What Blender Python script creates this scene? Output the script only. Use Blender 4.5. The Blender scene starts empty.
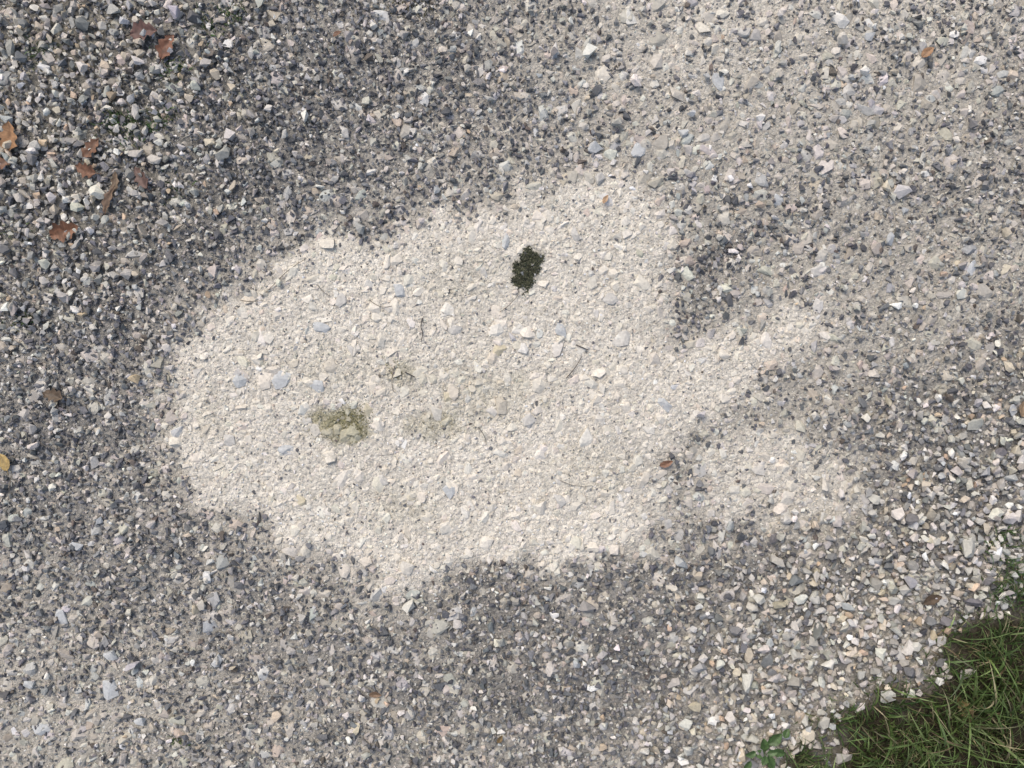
import bpy, bmesh, math, numpy as np
from mathutils import Vector
rng = np.random.default_rng(11)
S = 500.0   # photo pixels per metre on the road surface
def W(px, py): return ((px-512)/S, (384-py)/S)
scene = bpy.context.scene
scene.view_settings.view_transform = 'Standard'
scene.view_settings.look = 'None'
scene.view_settings.exposure = 0

# ------------------------------------------------------------------ fields
def hashgrid(ix, iy, seed):
    h = (ix.astype(np.int64)*374761393 + iy.astype(np.int64)*668265263 + seed*982451653) & 0xFFFFFFFF
    h = ((h ^ (h >> 13))*1274126177) & 0xFFFFFFFF
    h = (h ^ (h >> 16)) & 0xFFFF
    return h/65535.0
def vnoise(x, y, seed=0):
    ix = np.floor(x); iy = np.floor(y); fx = x-ix; fy = y-iy
    fx = fx*fx*(3-2*fx); fy = fy*fy*(3-2*fy)
    a = hashgrid(ix, iy, seed); b = hashgrid(ix+1, iy, seed)
    c = hashgrid(ix, iy+1, seed); d = hashgrid(ix+1, iy+1, seed)
    return (a*(1-fx)+b*fx)*(1-fy)+(c*(1-fx)+d*fx)*fy
def fbm(x, y, seed=0, o=4):
    s = 0; a = 0.5; t = 0
    for i in range(o):
        s = s + a*vnoise(x*2**i, y*2**i, seed+i*17); t += a; a *= .5
    return s/t
DG = np.array([[float(c) for c in r.split()] for r in """
6 6 7 7 7 7 7 7 6 4 3 3 3 4 4 4 5
6 6 7 8 8 8 8 7 6 5 3 3 3 3 4 4 4
7 7 8 8 8 8 7 6 6 5 3 3 3 3 4 4 5
7 8 8 8 8 8 7 6 5 3 2 4 4 5 4 5 5
7 7 8 8 6 3 3 2 1 0 1 6 6 5 3 4 6
8 8 8 6 0 0 0 0 0 0 3 6 3 2 4 5 6
8 8 8 3 0 0 0 0 0 0 0 1 5 5 6 7 7
8 8 7 1 0 0 0 0 0 0 1 4 3 5 7 8 8
8 7 8 6 3 0 0 0 0 0 3 6 4 5 7 8 8
6 6 7 7 7 5 3 6 7 7 7 7 8 8 8 8 8
5 5 6 6 7 7 7 7 8 8 8 8 8 7 6 6 6
4 4 5 6 6 6 7 7 8 8 7 7 7 6 5 5 4
4 4 5 6 6 6 7 7 7 7 7 7 6 5 4 4 4""".strip().splitlines()])/9.0
def grid_sample(G, px, py):
    gx = np.clip(px/64.0, 0, 15.999); gy = np.clip(py/64.0, 0, 11.999)
    ix = gx.astype(int); iy = gy.astype(int); fx = gx-ix; fy = gy-iy
    return (G[iy, ix]*(1-fx)+G[iy, ix+1]*fx)*(1-fy)+(G[iy+1, ix]*(1-fx)+G[iy+1, ix+1]*fx)*fy
PATCH = [(164,418),(184,350),(218,300),(258,272),(300,250),(380,240),(425,222),(480,212),(520,196),(600,182),(652,196),
 (672,250),(658,298),(674,336),(720,336),(770,312),(850,290),(815,345),(765,374),(748,402),(705,420),(676,455),(655,482),(645,528),
 (600,560),(520,560),(470,568),(420,594),(385,586),(340,560),(290,540),(250,512),(205,494),(174,462)]
PATCH2 = [(694,445),(740,426),(800,436),(846,466),(836,508),(780,516),(718,504),(690,478)]
def sdist(px, py, poly):
    d = np.full(px.shape, 1e9); inside = np.zeros(px.shape, bool)
    n = len(poly)
    for i in range(n):
        x0, y0 = poly[i]; x1, y1 = poly[(i+1) % n]
        ex, ey = x1-x0, y1-y0
        t = np.clip(((px-x0)*ex+(py-y0)*ey)/(ex*ex+ey*ey), 0, 1)
        d = np.minimum(d, np.hypot(px-x0-t*ex, py-y0-t*ey))
        c = ((y0 > py) != (y1 > py)) & (px < (x1-x0)*(py-y0)/((y1-y0) if y1 != y0 else 1e-9)+x0)
        inside ^= c
    return np.where(inside, -d, d)
def sstep(a, b, x):
    t = np.clip((x-a)/(b-a), 0, 1); return t*t*(3-2*t)
def patch(px, py):
    wob = (fbm(px/22, py/22, 3)-.5)*62
    soft = 1+1.4*sstep(460, 700, px+.3*(400-py))     # the right-hand rim fades, the left-hand rim is crisp
    a = 1-sstep(-1, 1, (sdist(px, py, PATCH)+wob)/(12*soft))
    b = .8*(1-sstep(-24, 24, sdist(px, py, PATCH2)+wob))
    return np.maximum(a, b)
def dusty(px, py):   # pale rubbed wheel track running off to the upper right
    u = (px*.88-py*.47); v = (px*.47+py*.88)
    t = sstep(500, 700, px)*(1-sstep(300, 470, v-.18*(px-600)))
    return np.clip(t*(.35+1.1*fbm(u/160, v/30, 33, 3)), 0, 1)
def dark(px, py):
    wx = (fbm(px/60, py/60, 21)-.5)*60; wy = (fbm(px/60, py/60, 22)-.5)*60
    d = grid_sample(DG, px+wx, py+wy)
    # diagonal wheel-rub streaks on the upper right side
    u = (px*.88-py*.47); v = (px*.47+py*.88)
    st = fbm(u/190, v/34, 31, 3)-.5
    d = d+st*.5*sstep(420, 640, px)+(fbm(px/16, py/16, 5, 3)-.5)*.5
    p = patch(px, py)
    return np.clip(d, 0.0, 1)*(1-.985*p)
def coarse(px, py):
    br = sstep(-10, 190, (px-640)*.60+(py-560)*.80) * sstep(560,760,px)
    br = np.maximum(br, .5*sstep(880, 1010, px)*sstep(380, 560, py))
    tl = 1-sstep(60, 280, np.hypot(px-20, (py-60)*.62))
    c = br*.98+tl*.58
    return np.clip(c+(fbm(px/50, py/50, 8)-.5)*.4*(c > .08), 0, 1)
# grass verge edge (world line); positive = inside verge
def verge(px, py):
    d = ((px-800)*.62+(py-770)*.785)
    return d+(fbm(px/40, py/40, 44)-.5)*70+9
def height(px, py):
    v = verge(px, py)
    p = patch(px, py)
    h = (fbm(px/150, py/150, 60, 3)-.5)*.012
    h = h+(fbm(px/12, py/12, 61, 3)-.5)*.0040+p*.004
    h = h+np.clip(v, 0, 400)/S*.05
    return h

# ------------------------------------------------------------------ materials
def newmat(name):
    m = bpy.data.materials.new(name); m.use_nodes = True
    nt = m.node_tree; b = nt.nodes['Principled BSDF']; return m, nt, b
def N(nt, typ, **kw):
    n = nt.nodes.new(typ)
    for k, v in kw.items(): setattr(n, k, v)
    return n
def stone_mat(name, rough, lo, hi, scale=260):
    m, nt, b = newmat(name)
    at = N(nt, 'ShaderNodeAttribute'); at.attribute_name = 'Col'
    tc = N(nt, 'ShaderNodeTexCoord')
    no = N(nt, 'ShaderNodeTexNoise'); no.inputs['Scale'].default_value = scale; no.inputs['Detail'].default_value = 3
    nt.links.new(tc.outputs['Object'], no.inputs['Vector'])
    mr = N(nt, 'ShaderNodeMapRange'); mr.inputs['From Min'].default_value = .3; mr.inputs['From Max'].default_value = .7
    mr.inputs['To Min'].default_value = lo; mr.inputs['To Max'].default_value = hi
    nt.links.new(no.outputs['Fac'], mr.inputs['Value'])
    mx = N(nt, 'ShaderNodeVectorMath', operation='SCALE')
    nt.links.new(at.outputs['Color'], mx.inputs[0]); nt.links.new(mr.outputs['Result'], mx.inputs['Scale'])
    nt.links.new(mx.outputs['Vector'], b.inputs['Base Color'])
    b.inputs['Roughness'].default_value = rough
    b.inputs['Specular IOR Level'].default_value = .3
    bp = N(nt, 'ShaderNodeBump'); bp.inputs['Strength'].default_value = .5; bp.inputs['Distance'].default_value = .002
    nt.links.new(no.outputs['Fac'], bp.inputs['Height']); nt.links.new(bp.outputs['Normal'], b.inputs['Normal'])
    return m
M_dark = stone_mat('slate_gravel_mat', .7, .78, 1.22)
M_lime = stone_mat('limestone_mat', .8, .84, 1.12, 180)

def ground_mat():
    m, nt, b = newmat('compacted_limestone_mat')
    L = nt.links.new
    at = N(nt, 'ShaderNodeAttribute'); at.attribute_name = 'Col'
    tc = N(nt, 'ShaderNodeTexCoord')
    v1 = N(nt, 'ShaderNodeTexVoronoi'); v1.inputs['Scale'].default_value = 130
    v2 = N(nt, 'ShaderNodeTexVoronoi'); v2.inputs['Scale'].default_value = 380
    no = N(nt, 'ShaderNodeTexNoise'); no.inputs['Scale'].default_value = 60; no.inputs['Detail'].default_value = 8; no.inputs['Roughness'].default_value = .78
    wn = N(nt, 'ShaderNodeTexNoise'); wn.inputs['Scale'].default_value = 90; wn.inputs['Detail'].default_value = 3
    wm = N(nt, 'ShaderNodeVectorMath', operation='MULTIPLY_ADD'); wm.inputs[1].default_value = (.012,)*3
    L(tc.outputs['Object'], wn.inputs['Vector']); L(wn.outputs['Color'], wm.inputs[0]); L(tc.outputs['Object'], wm.inputs[2])
    for n in (v1, v2): L(wm.outputs[0], n.inputs['Vector'])
    L(tc.outputs['Object'], no.inputs['Vector'])
    s1 = N(nt, 'ShaderNodeSeparateColor'); L(v1.outputs['Color'], s1.inputs[0])
    s2 = N(nt, 'ShaderNodeSeparateColor'); L(v2.outputs['Color'], s2.inputs[0])
    def mapr(sock, a, c, f0=0, f1=1):
        r = N(nt, 'ShaderNodeMapRange'); r.inputs['From Min'].default_value = f0; r.inputs['From Max'].default_value = f1
        r.inputs['To Min'].default_value = a; r.inputs['To Max'].default_value = c; L(sock, r.inputs['Value']); return r.outputs['Result']
    def mul(a, c):
        r = N(nt, 'ShaderNodeMath', operation='MULTIPLY'); L(a, r.inputs[0]); L(c, r.inputs[1]); return r.outputs[0]
    f = mul(mul(mapr(s1.outputs[0], .84, 1.1), mapr(s2.outputs[0], .78, 1.16)), mapr(no.outputs['Fac'], .72, 1.2, .3, .7))
    mx = N(nt, 'ShaderNodeVectorMath', operation='SCALE'); L(at.outputs['Color'], mx.inputs[0]); L(f, mx.inputs['Scale'])
    L(mx.outputs[0], b.inputs['Base Color']); b.inputs['Roughness'].default_value = .9; b.inputs['Specular IOR Level'].default_value = .2
    b1 = N(nt, 'ShaderNodeBump'); b1.inputs['Strength'].default_value = .8; b1.inputs['Distance'].default_value = .004; b1.invert = True
    L(v1.outputs['Distance'], b1.inputs['Height'])
    b2 = N(nt, 'ShaderNodeBump'); b2.inputs['Strength'].default_value = .85; b2.inputs['Distance'].default_value = .005
    L(no.outputs['Fac'], b2.inputs['Height']); L(b1.outputs['Normal'], b2.inputs['Normal'])
    L(b2.outputs['Normal'], b.inputs['Normal'])
    return m

# ------------------------------------------------------------------ mesh helper
def mesh_from(name, verts, tris, cols=None, mat=None, quads=False, smooth=False):
    k = 4 if quads else 3
    me = bpy.data.meshes.new(name)
    nf = len(tris)
    me.vertices.add(len(verts)); me.vertices.foreach_set('co', verts.astype(np.float32).ravel())
    me.loops.add(nf*k); me.loops.foreach_set('vertex_index', tris.astype(np.int32).ravel())
    me.polygons.add(nf); me.polygons.foreach_set('loop_start', (np.arange(nf)*k).astype(np.int32))
    me.polygons.foreach_set('loop_total', np.full(nf, k, np.int32))
    me.polygons.foreach_set('use_smooth', np.full(nf, smooth, bool))
    me.update(calc_edges=True)
    if cols is not None:
        ca = me.color_attributes.new('Col', 'FLOAT_COLOR', 'POINT')
        c4 = np.ones((len(verts), 4), np.float32); c4[:, :3] = cols
        ca.data.foreach_set('color', c4.ravel())
    if mat: me.materials.append(mat)
    ob = bpy.data.objects.new(name, me); scene.collection.objects.link(ob); return ob

def hull_template(n, seed):
    r = np.random.default_rng(seed)
    p = r.normal(size=(n, 3)); p /= np.linalg.norm(p, axis=1)[:, None]
    p *= r.uniform(.75, 1.15, (n, 1))
    bm = bmesh.new()
    for q in p: bm.verts.new(q)
    bmesh.ops.convex_hull(bm, input=bm.verts)
    for v in [v for v in bm.verts if not v.link_faces]: bm.verts.remove(v)
    bmesh.ops.triangulate(bm, faces=bm.faces)
    bm.verts.index_update(); bm.normal_update()
    V = np.array([v.co[:] for v in bm.verts]); F = np.array([[v.index for v in f.verts] for f in bm.faces])
    bm.free(); return V, F
T_small = [hull_template(9, 100+i) for i in range(40)]
T_big = [hull_template(13, 300+i) for i in range(60)]
T_worn = [hull_template(20, 500+i) for i in range(50)]

def stones(name, px, py, rad_px, cols, mat, templates, sink=0.2, flat=(.5, .8), tilt=1.0, rng=rng, zadd=0, smooth=False):
    n = len(px); R = rad_px/S
    x, y = W(px, py)
    z = height(px, py)+zadd
    sink = np.broadcast_to(sink, (n,))
    VV = []; FF = []; CC = []; off = 0
    ti = rng.integers(0, len(templates), n)
    for t, (V, F) in enumerate(templates):
        idx = np.where(ti == t)[0]; m = len(idx)
        if m == 0: continue
        sc = np.stack([rng.uniform(.9, 1.4, m), rng.uniform(.65, 1.05, m), rng.uniform(flat[0], flat[1], m)], 1)
        P = V[None]*sc[:, None, :]
        ax = rng.normal(0, .35*tilt, m); ay = rng.normal(0, .35*tilt, m); az = rng.uniform(0, 2*np.pi, m)
        ca, sa = np.cos(ax)[:, None], np.sin(ax)[:, None]
        Y = P[..., 1]*ca-P[..., 2]*sa; Z = P[..., 1]*sa+P[..., 2]*ca; X = P[..., 0]
        cb, sb = np.cos(ay)[:, None], np.sin(ay)[:, None]
        X, Z = X*cb+Z*sb, -X*sb+Z*cb
        cc, sc2 = np.cos(az)[:, None], np.sin(az)[:, None]
        X, Y = X*cc-Y*sc2, X*sc2+Y*cc
        r = R[idx][:, None]
        hz = (sc[:, 2]*R[idx])[:, None]
        Q = np.stack([X*r+x[idx][:, None], Y*r+y[idx][:, None], Z*r+z[idx][:, None]+hz*(1-2*sink[idx][:, None])], -1)
        VV.append(Q.reshape(-1, 3))
        FF.append((F[None]+(np.arange(m)*len(V))[:, None, None]+off).reshape(-1, 3))
        CC.append(np.repeat(cols[idx], len(V), 0)); off += m*len(V)
    return mesh_from(name, np.concatenate(VV), np.concatenate(FF), np.concatenate(CC), mat, smooth=smooth)

def jitter(sp, x0=-180, x1=1204, y0=-150, y1=918):
    gx, gy = np.meshgrid(np.arange(x0, x1, sp), np.arange(y0, y1, sp))
    gx = gx.ravel()+rng.uniform(-.6, .6, gx.size)*sp; gy = gy.ravel()+rng.uniform(-.6, .6, gy.size)*sp
    return gx, gy
def palette(n, cols, probs, jit=.12):
    c = np.array(cols)[rng.choice(len(cols), n, p=np.array(probs)/sum(probs))]
    return np.clip(c*(1+rng.normal(0, jit, (n, 1)))*(1+rng.normal(0, .02, (n, 3))), .01, .85)

# ------------------------------------------------------------------ ground
def axis(a, b, step, far):
    core = np.arange(a, b+1e-6, step); out = []; d = step; p = b
    while p < far: d *= 1.35; p += d; out.append(p)
    hi = np.array(out); return np.concatenate([(a-(hi-b))[::-1], core, hi])
ax_x = axis(-1.6, 1.6, .006, 60); ax_y = axis(-1.3, 1.3, .006, 60)
GX, GY = np.meshgrid(ax_x, ax_y); nx, ny = len(ax_x), len(ax_y)
PX = GX.ravel()*S+512; PY = 384-GY.ravel()*S
H = height(PX, PY)
far = np.maximum(np.abs(GX.ravel())-1.7, np.abs(GY.ravel())-1.4) > 0
p = patch(PX, PY); d = dark(PX, PY); vg = sstep(-35, 30, verge(PX, PY))
cream = np.array([.785, .73, .625]); sub = np.array([.52, .485, .415]); dk = np.array([.29, .278, .255]); soil = np.array([.05, .042, .028])
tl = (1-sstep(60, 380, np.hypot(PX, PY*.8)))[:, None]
pm = np.maximum(p, .62*dusty(PX, PY))
base = sub+(cream-sub)*np.clip(pm, 0, 1)[:, None]
dd = sstep(.42, 1.0, d)[:, None]
base = base*(1-dd)+dk*dd
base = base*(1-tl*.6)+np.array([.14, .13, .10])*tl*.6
# olive algae stains on the bare patch
STAINS = [(345, 422, 38, 25, .85), (398, 372, 20, 16, .4), (438, 424, 38, 18, .38), (400, 505, 46, 26, .2), (480,395,80,38,.22), (330,370,60,30,.14), (210,410,20,40,.12), (590,470,50,40,.12), (470,280,60,30,.10)]
OL = np.array([.32, .295, .165])
def stain_mask(x, y, cx, cy, rx, ry, s):
    q = np.hypot((x-cx)/rx, (y-cy)/ry)+(fbm(x/14, y/14, 71+int(cx))-.5)*1.3
    return (s*(1-sstep(.35, 1.1, q)))[:, None]
def stain(x, y, c, k=1.0):
    for st in STAINS:
        m = stain_mask(x, y, *st)*k; c = c*(1-m)+OL*m
    return c
def mossy(x, y):   # footprint of the dark moss cushion: two lobes with a ragged outline
    a = np.hypot((x-524)/10, (y-276)/14); b = np.hypot((x-532)/10, (y-261)/12)
    return np.minimum(a, b)+(fbm(x/6, y/6, 9)-.5)*1.3
base = stain(PX, PY, base)
bb = stain_mask(PX, PY, 528, 270, 17, 26, .7); base = base*(1-bb)+np.array([.10, .10, .06])*bb
base = base*(1-vg[:, None])+soil*vg[:, None]
base = base*(.9+.2*fbm(PX/90, PY/90, 91))[:, None]
ii = np.arange(nx*ny).reshape(ny, nx)
quads = np.stack([ii[:-1, :-1], ii[:-1, 1:], ii[1:, 1:], ii[1:, :-1]], -1).reshape(-1, 4)
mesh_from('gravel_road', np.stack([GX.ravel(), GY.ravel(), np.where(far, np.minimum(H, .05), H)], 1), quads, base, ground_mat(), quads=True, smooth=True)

# ------------------------------------------------------------------ embedded limestone aggregate
LIME = [(.67, .62, .535), (.73, .69, .61), (.57, .53, .45), (.60, .59, .55), (.51, .51, .49), (.63, .545, .44), (.79, .765, .71)]
x, y = jitter(5.9)
vv = verge(x, y); P = patch(x, y); D = dark(x, y); DU = dusty(x, y)
k = (rng.random(len(x)) < np.where(P > .4, .64, .78*(1-.45*D))) & (vv < 0) & (mossy(x, y) > 1.0)
x, y, P, DU = x[k], y[k], P[k], DU[k]
r = np.clip(rng.lognormal(math.log(3.0), .52, len(x)), 1.4, 9.5)
c = palette(len(x), LIME, [32, 14, 18, 10, 5, 5, 4], .10)
# stones of the bare patch are coated by the cream binder dust
PD = np.maximum(P, .6*DU)
mixf = (rng.uniform(.15, .95, len(x))*PD)[:, None]
c = c*(1-mixf)+np.array([.77, .715, .61])*mixf
c *= (.80+.20*PD)[:, None]
c = stain(x, y, c, .75)
stones('embedded_limestone', x, y, r, c, M_lime, T_worn, sink=.60+.20*P*rng.random(len(x)), flat=(.35, .62), tilt=.75)

# fine crumbs
x, y = jitter(3.7)
vv = verge(x, y); P = patch(x, y); DU = dusty(x, y)
k = (rng.random(len(x)) < .44+.12*P) & (vv < 5) & (mossy(x, y) > 1.0); x, y, P, DU = x[k], y[k], P[k], DU[k]
r = rng.uniform(.6, 1.8, len(x))
c = palette(len(x), LIME+[(.2, .2, .2)], [34, 18, 16, 8, 3, 5, 6, 5], .12)*(.80+.24*np.maximum(P, .6*DU))[:, None]
c = stain(x, y, c, .85)
stones('limestone_grit', x, y, r, np.clip(c, 0, .82), M_lime, T_small, sink=.22, flat=(.6, .9))

# ------------------------------------------------------------------ dark gravel
DARK = [(.115, .117, .122), (.158, .16, .167), (.215, .215, .218), (.305, .295, .275), (.45, .422, .37), (.15, .127, .108), (.65, .62, .56)]
x, y = jitter(4.3)
D = dark(x, y); vv = verge(x, y); C = coarse(x, y)
k = (rng.random(len(x)) < np.clip(D*1.0-.04, 0, 1)*(1-.35*C)) & (vv < 8)
x, y, D = x[k], y[k], D[k]
r = np.clip(rng.lognormal(math.log(2.2), .34, len(x)), 1.0, 6)
c = palette(len(x), DARK, [20, 24, 18, 12, 11, 4, 12], .15)
stones('dark_gravel', x, y, r, c, M_dark, T_small, sink=.14+.25*(1-D), flat=(.6, .9), zadd=rng.uniform(0, .005, len(x))*D)
# few strays on the patch
x, y = jitter(9.5); k = (patch(x, y) > .3) & (rng.random(len(x)) < .38); x, y = x[k], y[k]
stones('stray_dark_gravel', x, y, rng.uniform(.8, 2.2, len(x)), palette(len(x), DARK, [12, 20, 26, 24, 2, 4, 0]), M_dark, T_small, sink=.3)

# ------------------------------------------------------------------ loose coarse limestone gravel
CO = [(.63, .595, .525), (.51, .48, .42), (.74, .71, .65), (.38, .362, .325), (.55, .48, .375), (.45, .445, .43), (.57, .44, .31), (.20, .197, .192)]
x, y = jitter(6.4)
C = coarse(x, y); vv = verge(x, y); P = patch(x, y)
k = (rng.random(len(x)) < (C*.90+.05*(1-P))*(1-.45*sstep(-50, 5, vv))) & (vv < 10); x, y, C = x[k], y[k], C[k]
r = np.clip(rng.lognormal(math.log(3.0), .36, len(x))*(1+.18*C), 1.7, 9)
c = palette(len(x), CO, [26, 24, 9, 16, 11, 7, 4, 10], .14)
stones('limestone_gravel', x, y, r, c, M_lime, T_big, sink=.12, flat=(.55, .9), zadd=.003+rng.uniform(0, .006, len(x)))
# individually noticeable larger stones
big = [(785,519,9,1),(207,577,8,2),(94,462,9,1),(110,655,10,3),(888,401,7,4),(940,598,9,1),(357,728,9,4),(250,52,8,1),(344,132,8,1),(120,92,8,2),
 (228,45,7,2),(335,178,8,0),(981,60,8,2),(760,118,8,2),(682,133,9,3),(596,146,8,3),(745,32,8,1),(140,293,7,0),(121,272,8,1),(76,311,7,2),(28,207,7,2),
 (217,660,9,3),(636,722,8,1),(577,664,8,3),(99,520,7,3),(77,546,8,3),(890,240,8,3),
 (30,684,8,3),(140,722,9,3),(554,615,6,2),(870,36,7,3),(955,34,7,2),(437,190,7,3),(412,132,7,1),(600,180,7,1),(905,210,6,3),(60,292,7,1),(20,30,8,1),(44,66,8,2),(15,62,7,0),
 (840,655,9,1),(900,655,10,1),(965,672,9,0),(798,622,8,1),(840,598,8,0),(720,640,8,0),(690,690,8,1),(880,590,8,4),(940,640,9,1),(752,540,7,0),(1000,555,9,0)]
CB = np.array([(.60,.565,.50),(.56,.535,.485),(.79,.765,.71),(.50,.51,.50),(.58,.52,.38)])
bx = np.array([b[0] for b in big], float); by = np.array([b[1] for b in big], float)
stones('limestone_pebbles', bx, by, np.array([b[2] for b in big])*.78, CB[[b[3] for b in big]], M_lime, T_big, sink=.3, flat=(.45, .65), tilt=.5, zadd=.003)
# pale larger stones worn flush into the bare patch and the rubbed zones
fl = [(318,388,9,3),(665,405,8,3),(320,328,9,3),(280,378,10,3),(285,450,8,3),(240,380,8,3),(350,350,8,1),(455,330,9,1),(500,350,8,4),(530,420,9,1),(560,330,8,3),(610,300,9,1),(600,420,8,0),
      (450,490,10,3),(380,480,9,1),(300,500,8,4),(560,500,9,1),(505,240,8,3),(575,235,9,1),(620,340,10,1),(230,440,8,1),(400,290,8,3),(640,150,10,3),(720,80,10,3),(850,90,9,1),(780,200,9,3),(560,110,9,1),(950,150,8,3),
      (60,620,10,3),(110,690,11,3),(170,640,9,1),(40,730,10,3),(230,710,9,1),(480,70,9,1),(690,210,8,1),(820,270,9,1),(450,395,9,4),(368,410,8,4),(340,300,8,1),(700,470,9,1),(760,470,8,0)]
fx = np.array([b[0] for b in fl], float); fy = np.array([b[1] for b in fl], float)
stones('flush_limestone', fx, fy, np.array([b[2] for b in fl])*.92, CB[[b[3] for b in fl]]*1.04, M_lime, T_worn, sink=.6, flat=(.3, .45), tilt=.35, zadd=.001)

# ------------------------------------------------------------------ vegetation materials
def veg_mat(name, rough=.6, trans=0.0):
    m, nt, b = newmat(name)
    at = N(nt, 'ShaderNodeAttribute'); at.attribute_name = 'Col'
    no = N(nt, 'ShaderNodeTexNoise'); no.inputs['Scale'].default_value = 120; no.inputs['Detail'].default_value = 4
    tc = N(nt, 'ShaderNodeTexCoord'); nt.links.new(tc.outputs['Object'], no.inputs['Vector'])
    mr = N(nt, 'ShaderNodeMapRange'); mr.inputs['From Min'].default_value = .3; mr.inputs['From Max'].default_value = .7
    mr.inputs['To Min'].default_value = .65; mr.inputs['To Max'].default_value = 1.25
    nt.links.new(no.outputs['Fac'], mr.inputs['Value'])
    mx = N(nt, 'ShaderNodeVectorMath', operation='SCALE')
    nt.links.new(at.outputs['Color'], mx.inputs[0]); nt.links.new(mr.outputs['Result'], mx.inputs['Scale'])
    nt.links.new(mx.outputs['Vector'], b.inputs['Base Color']); b.inputs['Roughness'].default_value = rough
    b.inputs['Specular IOR Level'].default_value = .3
    return m
M_grass = veg_mat('grass_mat', .42); M_leaf = veg_mat('dry_leaf_mat', .5); M_moss = veg_mat('moss_mat', .95)

def blades(name, bx, by, length, width, lean_dir, lean, cols, mat, seg=6, z0=None):
    n = len(bx); x0, y0 = W(bx, by); z0 = height(bx, by) if z0 is None else z0
    t = np.linspace(0, 1, seg+1)[None]
    th = lean[:, None]*(.25+1.0*t)
    ds = length[:, None]/seg
    rad = np.cumsum(np.sin(th)*ds, 1)-np.sin(th[:, :1])*ds; zz = np.cumsum(np.cos(th)*ds, 1)-np.cos(th[:, :1])*ds
    zz = np.maximum(zz, .003*t)
    bend = rng.normal(0, .25, n)[:, None]*t**2*length[:, None]
    dx, dy = np.cos(lean_dir)[:, None], np.sin(lean_dir)[:, None]
    cx = x0[:, None]+rad*dx-bend*dy; cy = y0[:, None]+rad*dy+bend*dx; cz = z0[:, None]+zz-.001
    w = width[:, None]*np.clip(1.0-t**2.2, .04, 1)*(.6+.8*np.minimum(t*3, 1)*.5)
    tw = rng.normal(0, .5, n)[:, None]
    sx = -dy*np.cos(tw)*w; sy = dx*np.cos(tw)*w; sz = np.sin(tw)*w
    Lp = np.stack([cx-sx, cy-sy, cz-sz], -1); Rp = np.stack([cx+sx, cy+sy, cz+sz], -1)
    Mp = np.stack([cx, cy, cz-w*.35], -1)
    V = np.stack([Lp, Mp, Rp], 2).reshape(-1, 3)
    base = (np.arange(n)*(seg+1)*3)[:, None]; s = (np.arange(seg)*3)[None]; a = (base+s).ravel()
    q = np.concatenate([np.stack([a, a+1, a+4, a+3], 1), np.stack([a+1, a+2, a+5, a+4], 1)])
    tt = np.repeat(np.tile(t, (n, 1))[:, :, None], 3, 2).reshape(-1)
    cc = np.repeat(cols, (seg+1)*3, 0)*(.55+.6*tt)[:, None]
    return mesh_from(name, V, q, cc, mat, quads=True, smooth=True)
GC = [(.10, .155, .045), (.14, .20, .065), (.065, .105, .03), (.20, .26, .10), (.36, .32, .19), (.20, .155, .09)]
# verge grass: short understorey + long arching blades, clumped
def verge_grass(name, N0, dens, l0, l1, w0, w1, le0, le1, clump, vmin, pr):
    x = rng.uniform(700, 1400, N0); y = rng.uniform(420, 1080, N0)
    v = verge(x, y); k = (v > vmin) & (rng.random(len(x)) < sstep(vmin, vmin+70, v)*dens+.02); x, y, v = x[k], y[k], v[k]
    cl = fbm(x/18, y/18, 77, 2); k = rng.random(len(x)) < sstep(clump-.14, clump+.1, cl); x, y, v = x[k], y[k], v[k]; n = len(x)
    base_dir = math.radians(125)+(fbm(x/40, y/40, 79, 2)-.5)*5
    dirs = np.where(rng.random(n) < .75, base_dir+rng.normal(0, .5, n), rng.uniform(0, 2*np.pi, n))
    blades(name, x, y, rng.uniform(l0, l1, n)*(.6+.4*sstep(0, 70, v)), rng.uniform(w0, w1, n), dirs, rng.uniform(le0, le1, n), palette(n, GC, pr, .22), M_grass, seg=7)
verge_grass('grass_verge', 90000, .65, .02, .06, .0008, .0018, .4, 1.5, .36, -25, [30, 24, 20, 8, 12, 10])
verge_grass('long_grass', 36000, .48, .06, .16, .0012, .0032, .5, 1.4, .45, -10, [30, 28, 8, 22, 10, 4])
def tuft(name, cx, cy, n, sx, sy, ln, cols, pr, wid=(.0006, .0013), lean=(.4, 1.5), mat=M_grass):
    x = rng.normal(cx, sx, n); y = rng.normal(cy, sy, n)
    return blades(name, x, y, rng.uniform(ln*.4, ln, n), rng.uniform(*wid, n), rng.uniform(0, 6.28, n), rng.uniform(*lean, n), palette(n, cols, pr, .2), mat, seg=4)
for (cx, cy, n, s, l) in [(128,132,130,14,.024),(158,118,80,10,.022),(40,52,90,12,.020),(172,65,80,10,.022),(210,22,70,12,.020),(232,12,60,8,.02),
     (1003,540,90,12,.04),(1014,575,90,12,.05),(1012,600,90,14,.05),(20,322,60,8,.018),(115,118,70,8,.022),(990,640,80,14,.05),(176,742,40,5,.014),(845,725,40,12,.05),(900,700,40,14,.06),(800,755,50,14,.05),(940,670,40,14,.05),(180,190,40,12,.016),(20,230,40,12,.016)]:
    tuft('grass_tuft', cx, cy, n, s, s*.7, l, [(.06, .12, .035), (.10, .15, .055), (.16, .17, .07)], [4, 3, 2], (.0008, .0018))
MC = [(.085, .092, .055), (.12, .125, .075), (.06, .065, .045), (.18, .18, .11)]
x = rng.uniform(500, 556, 11000); y = rng.uniform(236, 306, 11000)
k = (mossy(x, y) < 1.0) & (rng.random(len(x)) < .75); x, y = x[k], y[k]; n = len(x)
blades('moss_clump', x, y, rng.uniform(.003, .009, n), rng.uniform(.0008, .0018, n), rng.uniform(0, 6.28, n), rng.uniform(.7, 1.6, n), palette(n, MC, [4, 3, 3, 1.5], .25), M_moss, seg=3)
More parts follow.
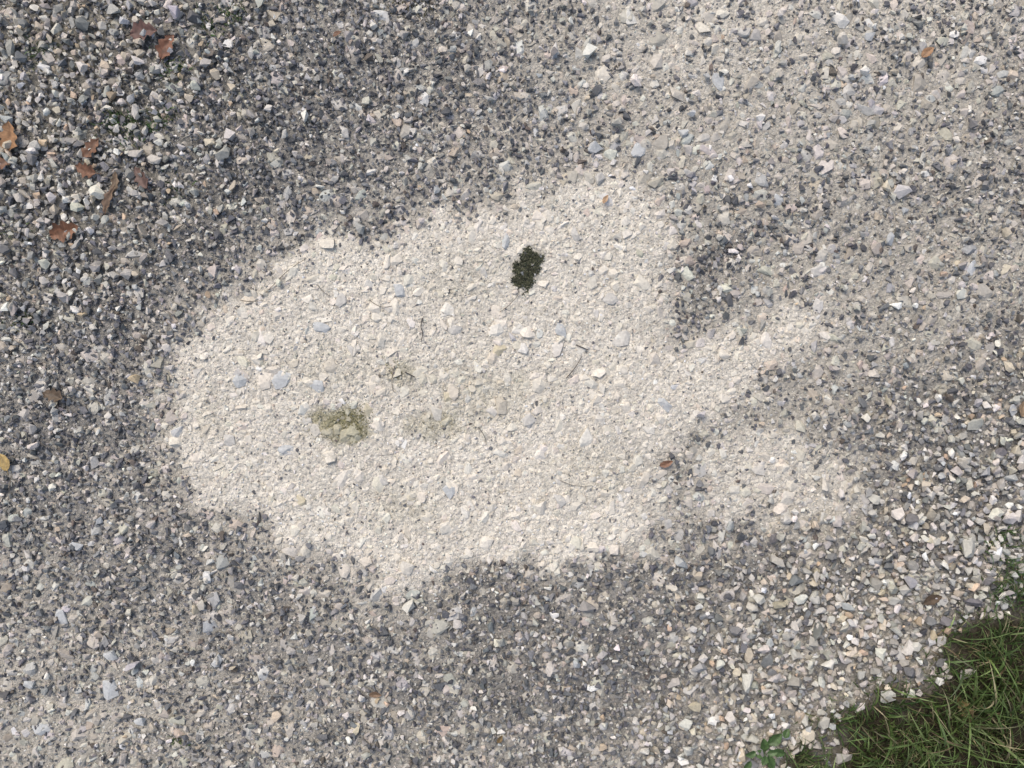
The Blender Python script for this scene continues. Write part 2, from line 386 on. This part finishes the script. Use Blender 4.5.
for (cx, cy, n, sx, sy, cc) in [(352, 419, 480, 10, 8, (.27, .255, .13)), (328, 430, 200, 12, 7, (.34, .31, .19)), (395, 372, 80, 7, 6, (.30, .28, .17)), (440, 424, 110, 16, 7, (.39, .36, .25)), (410, 6, 600, 15, 7, (.13, .115, .05))]:
    tuft('moss_patch', cx, cy, n, sx, sy, .006, [cc, tuple(np.array(cc)*.7), tuple(np.array(cc)*1.2)], [3, 2, 1], (.0007, .0016), (.8, 1.6), M_moss)

# ------------------------------------------------------------------ fallen leaves
def leaf(px, py, L, ang, col, lobed=True, curl=.25, seed=0, wid=.5):
    r = np.random.default_rng(seed); nu, nv = 23, 7
    U = np.linspace(0, 1, nu); hw = np.sin(np.pi*U**.8)**.75*wid*.5
    if lobed: hw = hw*(1+.26*np.sin(U*2*np.pi*3.6+r.uniform(0, 3)))
    hwL = hw*(1+r.normal(0, .07, nu)); hwR = hw*(1+r.normal(0, .07, nu))
    V = []; cols = []
    cr = r.uniform(-1, 1); bend = r.uniform(-.3, .3)
    for i, u in enumerate(U):
        for j in range(nv):
            s = (j/(nv-1))*2-1; w = hwR[i] if s > 0 else hwL[i]
            X = (u-.5); Y = s*w+bend*(u-.5)**2
            Z = curl*abs(s)**1.5*w*(1.2+cr*s)+curl*.5*(u-.5)**2*(1 if cr > 0 else -.3)+.012*math.sin(9*u+5*s+seed)+(-.012 if j == 3 else 0)
            V.append((X*L, Y*L, Z*L)); f = (.7 if j == 3 else 1)*(.8+.4*r.random()); cols.append(np.array(col)*f)
    V = np.array(V); q = []
    for i in range(nu-1):
        for j in range(nv-1):
            a = i*nv+j; q.append((a, a+nv, a+nv+1, a+1))
    b0 = len(V); st = []
    for k in range(5):
        xx = -.5*L-.045*L*k*1.2; yy = bend*.25*L+.006*L*k*k*cr; zz = V[3][2]
        for d in (-1, 1): st.append((xx, yy+d*.012*L, zz+.01*L*d)); cols.append(np.array(col)*.6)
    V = np.vstack([V, st])
    for k in range(4): q.append((b0+2*k, b0+2*k+1, b0+2*k+3, b0+2*k+2))
    ob = mesh_from('fallen_leaf', V, np.array(q), np.array(cols), M_leaf, quads=True, smooth=True)
    x, y = W(px, py); ob.location = (x, y, float(height(np.array([px*1.]), np.array([py*1.]))[0])+.009+.1*L)
    ob.rotation_euler = (r.uniform(-.2, .2), r.uniform(-.2, .2), math.radians(ang))
    return ob
RB = (.19, .10, .06); OR = (.36, .20, .10); DB = (.12, .085, .055)
for i, (px, py, L, a, c, w) in enumerate([(145,32,.058,5,(.15,.085,.07),.6),(167,47,.055,60,(.21,.10,.06),.5),(13,139,.062,80,OR,.6),(3,165,.05,20,RB,.5),(93,149,.05,50,RB,.5),(87,171,.042,160,(.24,.12,.07),.6),
     (110,200,.06,65,(.18,.12,.08),.3),(68,232,.058,20,(.23,.11,.06),.6),(142,178,.05,120,(.16,.10,.08),.5),(55,395,.045,165,DB,.5),(6,461,.04,120,(.42,.30,.12),.5),(117,183,.045,85,(.2,.14,.09),.3),
     (665,463,.028,20,(.24,.13,.08),.5),(926,53,.028,40,(.34,.20,.11),.6),(376,693,.026,0,(.2,.13,.08),.5),(1021,408,.036,70,(.3,.21,.13),.5),(930,598,.04,20,DB,.5),(500,738,.02,60,(.22,.15,.07),.5),(605,200,.02,60,(.45,.30,.18),.5),(338,35,.02,30,RB,.5),
     (960,705,.05,120,(.2,.15,.07),.4)]):
    leaf(px, py, L, a, c, lobed=L > .04, seed=i+5, wid=w)

# broadleaf weed beside the grass
par = bpy.data.objects.new('broadleaf_weed', None); scene.collection.objects.link(par)
for i, (px, py, a, L) in enumerate([(762,742,100,.028),(773,736,40,.034),(757,750,170,.024),(776,748,-20,.026),(748,750,200,.022),(767,758,-70,.03),(782,728,60,.02),(744,760,230,.022),(768,746,10,.02),(760,754,250,.02)]):
    ob = leaf(px, py, L, a, (.075, .13, .045), lobed=False, curl=.4, seed=60+i, wid=.65); ob.name = 'leaflet_%d' % (i+1)
    ob.location.z += .004+.002*i; ob.data.materials[0] = M_grass; ob.parent = par

# ------------------------------------------------------------------ twigs / dry stems
def twig(pts, rad, col):
    cu = bpy.data.curves.new('dry_stem', 'CURVE'); cu.dimensions = '3D'; cu.bevel_depth = rad; cu.bevel_resolution = 1
    sp = cu.splines.new('NURBS'); sp.points.add(len(pts)-1); sp.use_endpoint_u = True; sp.order_u = 3
    for i, (px, py) in enumerate(pts):
        x, y = W(px, py); z = float(height(np.array([px*1.]), np.array([py*1.]))[0])+.0045+.002*(i % 2)
        sp.points[i].co = (x, y, z, 1); sp.points[i].radius = 1-.5*i/len(pts)
    m = bpy.data.materials.get('stem_'+str(col)) or bpy.data.materials.new('stem_'+str(col))
    m.use_nodes = True; m.node_tree.nodes['Principled BSDF'].inputs['Base Color'].default_value = (*col, 1); m.node_tree.nodes['Principled BSDF'].inputs['Roughness'].default_value = .8
    cu.materials.append(m); ob = bpy.data.objects.new('dry_stem', cu); scene.collection.objects.link(ob)
K = (.06, .05, .045); G = (.2, .17, .13)
for pts, r_, c_ in [([(423,318),(420,326),(424,334),(421,342)], .0011, K), ([(262,296),(275,284),(290,268),(308,258)], .0009, G), ([(318,285),(322,292),(330,296)], .0008, G), ([(566,378),(576,368),(582,356)], .0009, K),
     ([(395,366),(390,380),(394,392)], .001, G), ([(405,372),(415,377)], .0012, K), ([(478,427),(487,437),(486,445)], .0008, G), ([(240,300),(252,303),(264,300)], .0008, G), ([(576,345),(588,350)], .0012, K),
     ([(12,455),(10,480),(8,500)], .0008, G), ([(500,312),(512,305),(520,292)], .0007, G), ([(560,480),(575,488),(592,485)], .0007, G), ([(60,640),(57,670),(54,700)], .0006, G), ([(460,60),(450,75),(440,82)], .0008, G), ([(370,300),(380,310),(392,306)], .0007, G), ([(880,300),(892,310),(905,308)], .0008, G)]:
    twig(pts, r_, c_)

# ------------------------------------------------------------------ light and camera
el, az = math.radians(54), math.radians(-35)
w = bpy.data.worlds.new('World'); scene.world = w; w.use_nodes = True
nt = w.node_tree; bg = nt.nodes['Background']; sky = nt.nodes.new('ShaderNodeTexSky'); sky.sky_type = 'NISHITA'
sky.sun_disc = False; sky.sun_elevation = el; sky.sun_rotation = az; sky.dust_density = 4; sky.air_density = 1.0
nt.links.new(sky.outputs[0], bg.inputs[0]); bg.inputs[1].default_value = .15
sl = bpy.data.lights.new('sun', 'SUN'); sl.energy = 1.45; sl.angle = math.radians(26); sl.color = (1, .955, .88)
so = bpy.data.objects.new('sun', sl); scene.collection.objects.link(so)
dirv = Vector((math.sin(az)*math.cos(el), math.cos(az)*math.cos(el), math.sin(el)))
so.rotation_euler = dirv.to_track_quat('Z', 'Y').to_euler()
cam = bpy.data.cameras.new('camera'); cam.sensor_width = 36; cam.lens = 36*1.55/2.048; cam.clip_end = 500; cam.clip_start = .02
co = bpy.data.objects.new('camera', cam); co.location = (0, 0, 1.555); scene.collection.objects.link(co); scene.camera = co
